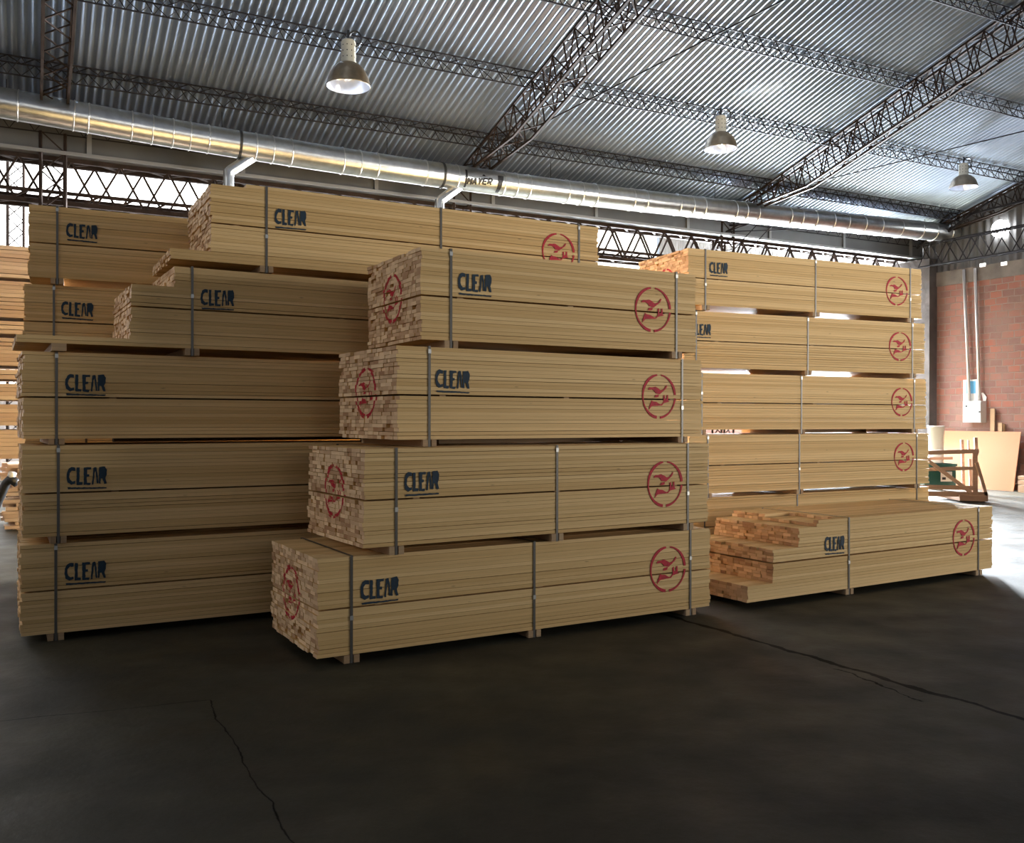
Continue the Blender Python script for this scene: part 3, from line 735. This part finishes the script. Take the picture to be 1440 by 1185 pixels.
bundle('L4', -3.5951, 6.6369, .525, 4.9, .642, .0591, 2.1557, FB + 'whose lowest boards jut out left as a ledge', GL, ((283, 433.5), (329, 435)), None, None, (270.3, -.35, -1.8), (83,), steps=steps_L4, seed=8)
bundle('L5', -2.6686, 7.1706, .4998, 4.0087, .65, .0562, 2.854, FB + 'topmost of the left stack, stepped at its left end', GL, ((387, 319.5), (430.5, 322.5)), (785, 354.5), None, (374.8, 620, 814), steps=steps_L5, seed=9)
zb_ = .056
for i, (z0, hh) in enumerate(((.056, .60), (.712, .52), (1.288, .824))):
    x, y, yw = -4.39, 8.26, .436
    bundle('B%d' % (i+1), x, y, yw, 3.9, hh, .056, z0, FB + ['on the floor of the stack hidden behind the left one', 'second from the floor of the stack behind the left one', 'third from the floor of the stack behind the left one'][i], GB, None, None, None, (-.4, -3.4), seed=20+i)
bundle('B4', -4.39, 8.2479, .4317, 3.9, .647, .0559, 2.1683, FB + 'shaded, marked CLEAR, under the top bundle at the back left', GB, ((87, 447), (131, 449.5)), None, None, (75.8, -.4), seed=23)
bundle('B5', -4.3332, 8.2133, .4432, 3.9, .6506, .0555, 2.8708, FB + 'topmost of the stack at the back left', GB, ((94, 337), (137, 340.5)), None, None, (80.5, -.4), seed=24)
x, y, yw, L_ = ext(2.3226, 10.5211, .4839, 3.66, .35)
bundle('R1', x, y, yw, L_, .6546, .0583, .0583, FB + 'bottom of the right stack, mostly behind the low stepped one', GR, None, None, None, (1121, 1289, -3.8), seed=31)
x, y, yw, L_ = ext(2.2288, 10.2797, .4886, 3.66, .3)
bundle('R2', x, y, yw, L_, .6557, .0583, .7711, FB + 'second from the floor in the right stack', GR, None, (1271, 642), None, (1124, 1289, -3.7), seed=32, pack=(.39, .90))
x, y, yw, L_ = ext(2.1272, 10.5126, .4356, 3.66, .15)
bundle('R3', x, y, yw, L_, .6539, .0567, 1.4836, FB + 'third from the floor in the right stack', GR, None, (1268, 565), None, (1127, 1285.5, -3.6), seed=33, pack=(.44, .88))
bundle('R4', 1.9603, 10.4394, .3975, 3.66, .6501, .0583, 2.1958, FB + 'second from the top in the right stack', GR, ((973, 473.5), (999.5, 474.5)), (1265.5, 487), None, (1136, 1283, -3.5), seed=34)
bundle('R5', 1.9869, 10.3523, .4169, 3.5922, .6354, .0574, 2.9034, FB + 'topmost of the right stack', GR, ((998, 387), (1023, 388.5)), (1261, 409), (936, 400), (992, 1147, 1280), seed=35)
bundle('R0', 1.9909, 7.7203, .5479, 3.5493, .6463, .0556, .0556, FB + 'low on the floor at right, its left end stepped down', GR, ((1160, 779), (1187, 776.5)), (1355, 755.5), None, (1193.5, 1375.5), steps=steps_R0, seed=36)

# ------------------------------------------------------------------ far left stacks of rough boards
def far_pack(px0, ytop, ybot, Y, label, seed, L=4.5, ragged=.02):
    rr = random.Random(seed)
    zt = CAMZ + (590.6 - ytop) / FPX * Y; zb = CAMZ + (590.6 - ybot) / FPX * Y
    x0 = (px0 - 720) / FPX * Y; e = empty('rough_board_pack', (x0, Y, zb), YB, label, 'board pack', 'rough board packs behind the left stack')
    n = max(1, int(round((zt - zb) / .055))); lh = (zt - zb) / n; b = MB()
    for k in range(n):
        yy = 0
        while yy < 1.0:
            wd = rr.uniform(.1, .2); j = rr.uniform(-ragged, ragged); b.box((j, yy, k*lh), (L + j, yy + wd - .004, (k+1)*lh - rr.choice((.002, .004, .009))), rr.random()); yy += wd
    b.build('boards', M['rough'], e)
    b = MB()
    for u in (.4, L/2, L - .4): b.box((u, 0, -.05), (u + .07, 1.0, -.001))
    b.build('bearer', M['bearer'], e)
    return e
lv = [(340, 386), (391, 444), (449, 468), (474, 514), (520, 534), (540, 564), (570, 601), (607, 649), (655, 700), (705, 752)]
nm = ['topmost pack', 'second pack from the top', 'thin third pack from the top', 'fourth pack from the top', 'thin fifth pack from the top', 'sixth pack from the top', 'seventh pack from the top', 'third pack from the floor', 'second pack from the floor, ragged ends', 'lowest pack on the floor, very ragged ends']
for i, (a, b_) in enumerate(lv):
    lowr = i >= 8
    far_pack((-90, -95, -80, -90, -80, -85, -90, -70, 12, 12)[i], a, b_, (11.2 if not lowr else 13.0) if False else (11.6 if not lowr else 13.05), 'rough board pack at the left edge, ' + nm[i], 50 + i, ragged=.12 if lowr else .03)


# ------------------------------------------------------------------ things by the brick wall
def bmat_frame(o, t, s, z=0): frame(o, t, s, z); return o
def wbox(b, px0, py0, px1, py1, o0, o1, tone=.5):
    """box against the right wall covering the pixels' s/z extent, from o0 to o1 metres off the wall"""
    s0, z0 = wall_hit(px0, py0, o1); s1, z1 = wall_hit(px1, py1, o1)
    b.box((-o1, -max(s0, s1), min(z0, z1)), (-o0, -min(s0, s1), max(z0, z1)), tone)
FR = Matrix(((U.x, N.x, 0, 0), (U.y, N.y, 0, 0), (0, 0, 1, 0), (0, 0, 0, 1)))
def thing(name, label, cat, group=None):
    e = empty(name, (0, 0, 0), 0, label, cat, group); e.matrix_world = Matrix.Translation(C0) @ FR; return e
# electrical box with door, knobs
eb = thing('electrical_box', 'pale grey electrical box on the brick wall below two conduits', 'electrical box')
b = MB(); wbox(b, 1354, 564, 1379.5, 594, .0, .20); b.build('housing', M['white'], eb)
b = MB(); wbox(b, 1355, 565.5, 1378.5, 593, .205, .22); dr = b.build('door', M['white'], eb)
for x, y in ((1358.5, 571), (1377, 579)):
    b = MB(); wbox(b, x - .9, y - 1.2, x + .9, y + 1.2, .22, .235); b.build('latch', M['black'], dr)
for (x0, y0, x1, y1, lb) in ((1355, 379, 1363.5, 565, 'left metal conduit running down the brick wall into the electrical box'), (1371, 377, 1377.5, 565, 'right metal conduit running down the brick wall into the electrical box')):
    s0, z0 = wall_hit(x0, y0, .07); s1, z1 = wall_hit(x1, y1, .07); b = MB(); b.tube([bf(-.07, s0, z0), bf(-.07, s1, z1)], .034, 10)
    c = b.build('conduit', M['pipe'], smooth=True); tag(c, lb, 'conduit', 'wall conduits')
po = thing('wall_poster', 'small white and blue poster behind the conduits above the electrical box', 'poster')
b = MB(); wbox(b, 1354.5, 534, 1375, 564, .012, .016); b.build('sheet', M['white'], po)
b = MB(); wbox(b, 1359, 536, 1372, 553, .0165, .018); b.build('print', M['bluepaint'], po)
tg = thing('paper_tag', 'white torn paper tag right of the conduits, above the electrical box', 'paper')
b = MB(); s0, z0 = wall_hit(1380, 552, .03); s1, z1 = wall_hit(1386.5, 563.5, .03); MT = Matrix(((0, 0, -1, -.03), (1, 0, 0, 0), (0, 1, 0, 0), (0, 0, 0, 1)))
b.prism([(-s0, z0), (-s0 - .05, z0 + .0), (-s1 - .02, z1 + .09), (-s1, z1), (-s1 + .07, z1)], 0, .004, MT); b.build('paper', M['white'], tg)
# plywood sheet leaning on the wall
sA = wall_hit(1318, 640, .45)[0]; sB_ = wall_hit(1429, 640, .35)[0]; zt = wall_hit(1400, 606.5, .18)[1]
e = thing('plywood_sheet', 'large peach plywood sheet leaning on the brick wall by the bright floor', 'plywood sheet')
b = MB(); tz = math.atan2(.27, zt); Mx = Matrix.Translation((-.45, 0, 0)) @ Matrix.Rotation(tz, 4, 'Y')
b.box((0, -sB_, 0), (.02, -sA, zt / math.cos(tz)), .4, Mx)
o = b.build('sheet', M['ply'], e)
for (x0, x1, yt, lb, of) in ((1392.5, 1398.5, 574.5, 'tallest offcut board standing behind the plywood sheet', .10), (1403.5, 1409, 594.5, 'short offcut board behind the plywood sheet, left of its twin', .12), (1410, 1413, 596, 'narrow short offcut board behind the plywood sheet', .06)):
    b = MB(); wbox(b, x0, yt, x1, yt + 5, of - .03, of); v = b.v; zz = min(p.z for p in v); b.v = [Vector((p.x, p.y, 0 if abs(p.z - zz) < 1e-4 else p.z)) for p in v]
    o = b.build('offcut_board', M['bearer']); frame(o, 0, 0); tag(o, lb, 'board', 'offcut boards at the wall')
b = MB(); rr = random.Random(5)
for k, (y0, y1) in enumerate(((669, 674), (675.5, 681), (682, 690))):
    b = MB(); s0, z0 = wall_hit(1431.5, y1, .6); s1, z1 = wall_hit(1431.5, y0, .6)
    if k == 2: z0 = 0
    b.box((-.6, -s0 - .6, z0), (-.2, -s0, z1), rr.random()); o = b.build('wood_block', M['rough']); frame(o, 0, 0)
    tag(o, ['topmost', 'middle', 'lowest'][k] + ' weathered block in the small pile right of the plywood sheet', 'wood block', 'weathered blocks by the plywood')
# white drum, green bin, wooden crate frame
q = hit(1316, 640, bf(-1.6, 0), U); s_w = (C0 - q).dot(N); k_ = (q - CO).dot(FW)
zt = CAMZ - 8.0 / FPX * k_; b = MB(); r_ = 10.5 * k_ / FPX
lathe(b, [(.001, 0), (r_*.86, 0), (r_*.93, zt*.5), (r_, zt - .05), (r_*1.04, zt - .05), (r_*1.04, zt), (r_*.96, zt), (r_*.9, zt - .06), (.001, zt - .06)])
o = b.build('white_drum', M['white'], smooth=True, loc=(q.x, q.y, 0)); tag(o, 'tall white drum standing behind the wooden crate frame', 'drum')
Yc = 17.9
def P(px, py, dY=0.0):
    y = Yc + dY; return Vector(((px - 720) / FPX * y, y, CAMZ + (590.4 - py) / FPX * y))
cr = empty('crate_frame', P(1340, 706), 0, 'open wooden crate frame standing in front of the plywood sheet', 'crate'); c0 = P(1340, 706); c0.z = 0; cr.location = c0
def cbar(a, b_, wpx, dY0, depth, name='slat', tone=.5):
    p = P(a[0], a[1], dY0) - c0; q = P(b_[0], b_[1], dY0) - c0; b = MB(); w_ = wpx * Yc / FPX
    d = (q - p).normalized(); nrm = Vector((-d.z, 0, d.x)) * (w_/2); v = [p - nrm, p + nrm, q + nrm, q - nrm]
    b.v = v + [x + Vector((0, depth, 0)) for x in v]; b.t = [tone] * 8
    b.f = [(0, 1, 2, 3), (7, 6, 5, 4), (0, 4, 5, 1), (1, 5, 6, 2), (2, 6, 7, 3), (3, 7, 4, 0)]; b.mi = [0] * 6; b.build(name, M['crate'], cr)
for dy in (0, .75):
    cbar((1270, 637.5), (1377, 634), 6, dy, .03, 'rail', .4 + dy*.3); cbar((1270, 661), (1369, 658), 5, dy + .03, .03, 'rail', .7)
    cbar((1270, 684), (1372, 686), 6, dy + .03, .03, 'rail', .3); cbar((1270, 694), (1389, 695), 7, dy, .04, 'rail', .2)
    cbar((1371.5, 634), (1372, 697), 7, dy + .04, .05, 'post', .3); cbar((1280, 634), (1280, 704), 7, dy + .04, .05, 'post', .3)
    cbar((1290, 636), (1366, 692), 5, dy - .03, .03, 'brace', .9)
cbar((1374, 650), (1388, 697), 4.5, 0, .05, 'brace', .4)
cbar((1353.5, 618), (1356, 686), 4, .34, .04, 'post', .6); cbar((1372.5, 615), (1374, 640), 4.5, .2, .04, 'post', .4); cbar((1362, 618.5), (1363, 632), 2, .5, .03, 'post', .5); cbar((1364.5, 645), (1366, 684), 4, .5, .03, 'post', .8)
cbar((1270, 646), (1340, 644), 4, .4, .04, 'rail', .8); cbar((1350, 699.8), (1390, 701), 8, -.05, .9, 'base_beam', .1); cbar((1265, 699.5), (1300, 701), 8, -.05, .9, 'base_beam', .1)
# green bin inside the crate
gb = empty('green_bin', (0, 0, 0), 0, 'dark green plastic bin with a white label inside the crate frame', 'bin')
p0 = P(1300, 683, .2); p1 = P(1344.5, 652, .2)
b = MB(); b.box((p0.x, p0.y, p0.z), (p1.x, p0.y + .45, p1.z)); b.build('tub', M['green'], gb)
b = MB(); b.box((p0.x - .02, p0.y - .02, p1.z - .05), (p1.x + .02, p0.y + .47, p1.z)); b.build('rim', M['green'], gb)
p2 = P(1324, 677, .17); p3 = P(1340, 663, .17); b = MB(); b.box((p2.x, p0.y - .006, p2.z), (p3.x, p0.y - .001, p3.z)); b.build('label_sheet', M['white'], gb)
p2 = P(1326, 674.5, .17); p3 = P(1331, 671, .17); b = MB(); b.box((p2.x, p0.y - .009, p2.z), (p3.x, p0.y - .006, p3.z)); b.build('label_print', M['black'], gb)
# hand pallet truck at the left edge: only its handle shows
Yh = 11.0
def Ph(px, py): return Vector(((px - 720) / FPX * Yh, Yh, CAMZ + (590.0 - py) / FPX * Yh))
pt = empty('pallet_truck', (Ph(-60, 800).x, Yh, 0), 0, 'black hand truck handle with a white tip, left of the left stack', 'hand truck'); h0 = pt.location.copy()
A = Ph(14, 675); A2 = Ph(24, 681)
b = MB(); b.tube([Vector((-.02, 0, .12)), (Ph(-20, 745) - h0), (Ph(8, 682) - h0), A - h0, A2 - h0 + Vector((0, 0, .0))], .055, 12); b.build('handle', M['black'], pt, smooth=True)
b = MB(); b.tube([Ph(15, 674) - h0, Ph(18, 666) - h0], .045, 12); b.build('handle_tip', M['white'], pt, smooth=True)
b = MB(); b.box((-.25, -.1, .02), (.05, .1, .20)); b.box((-1.3, -.27, .05), (-.2, -.12, .10)); b.box((-1.3, .12, .05), (-.2, .27, .10)); b.box((-.3, -.27, .05), (-.2, .27, .2)); b.build('forks', M['black'], pt)
for yy in (-.06, .06):
    b = MB(); b.tube([(0, yy - .025, .08), (0, yy + .025, .08)], .078, 16); b.build('wheel', M['white'], pt)
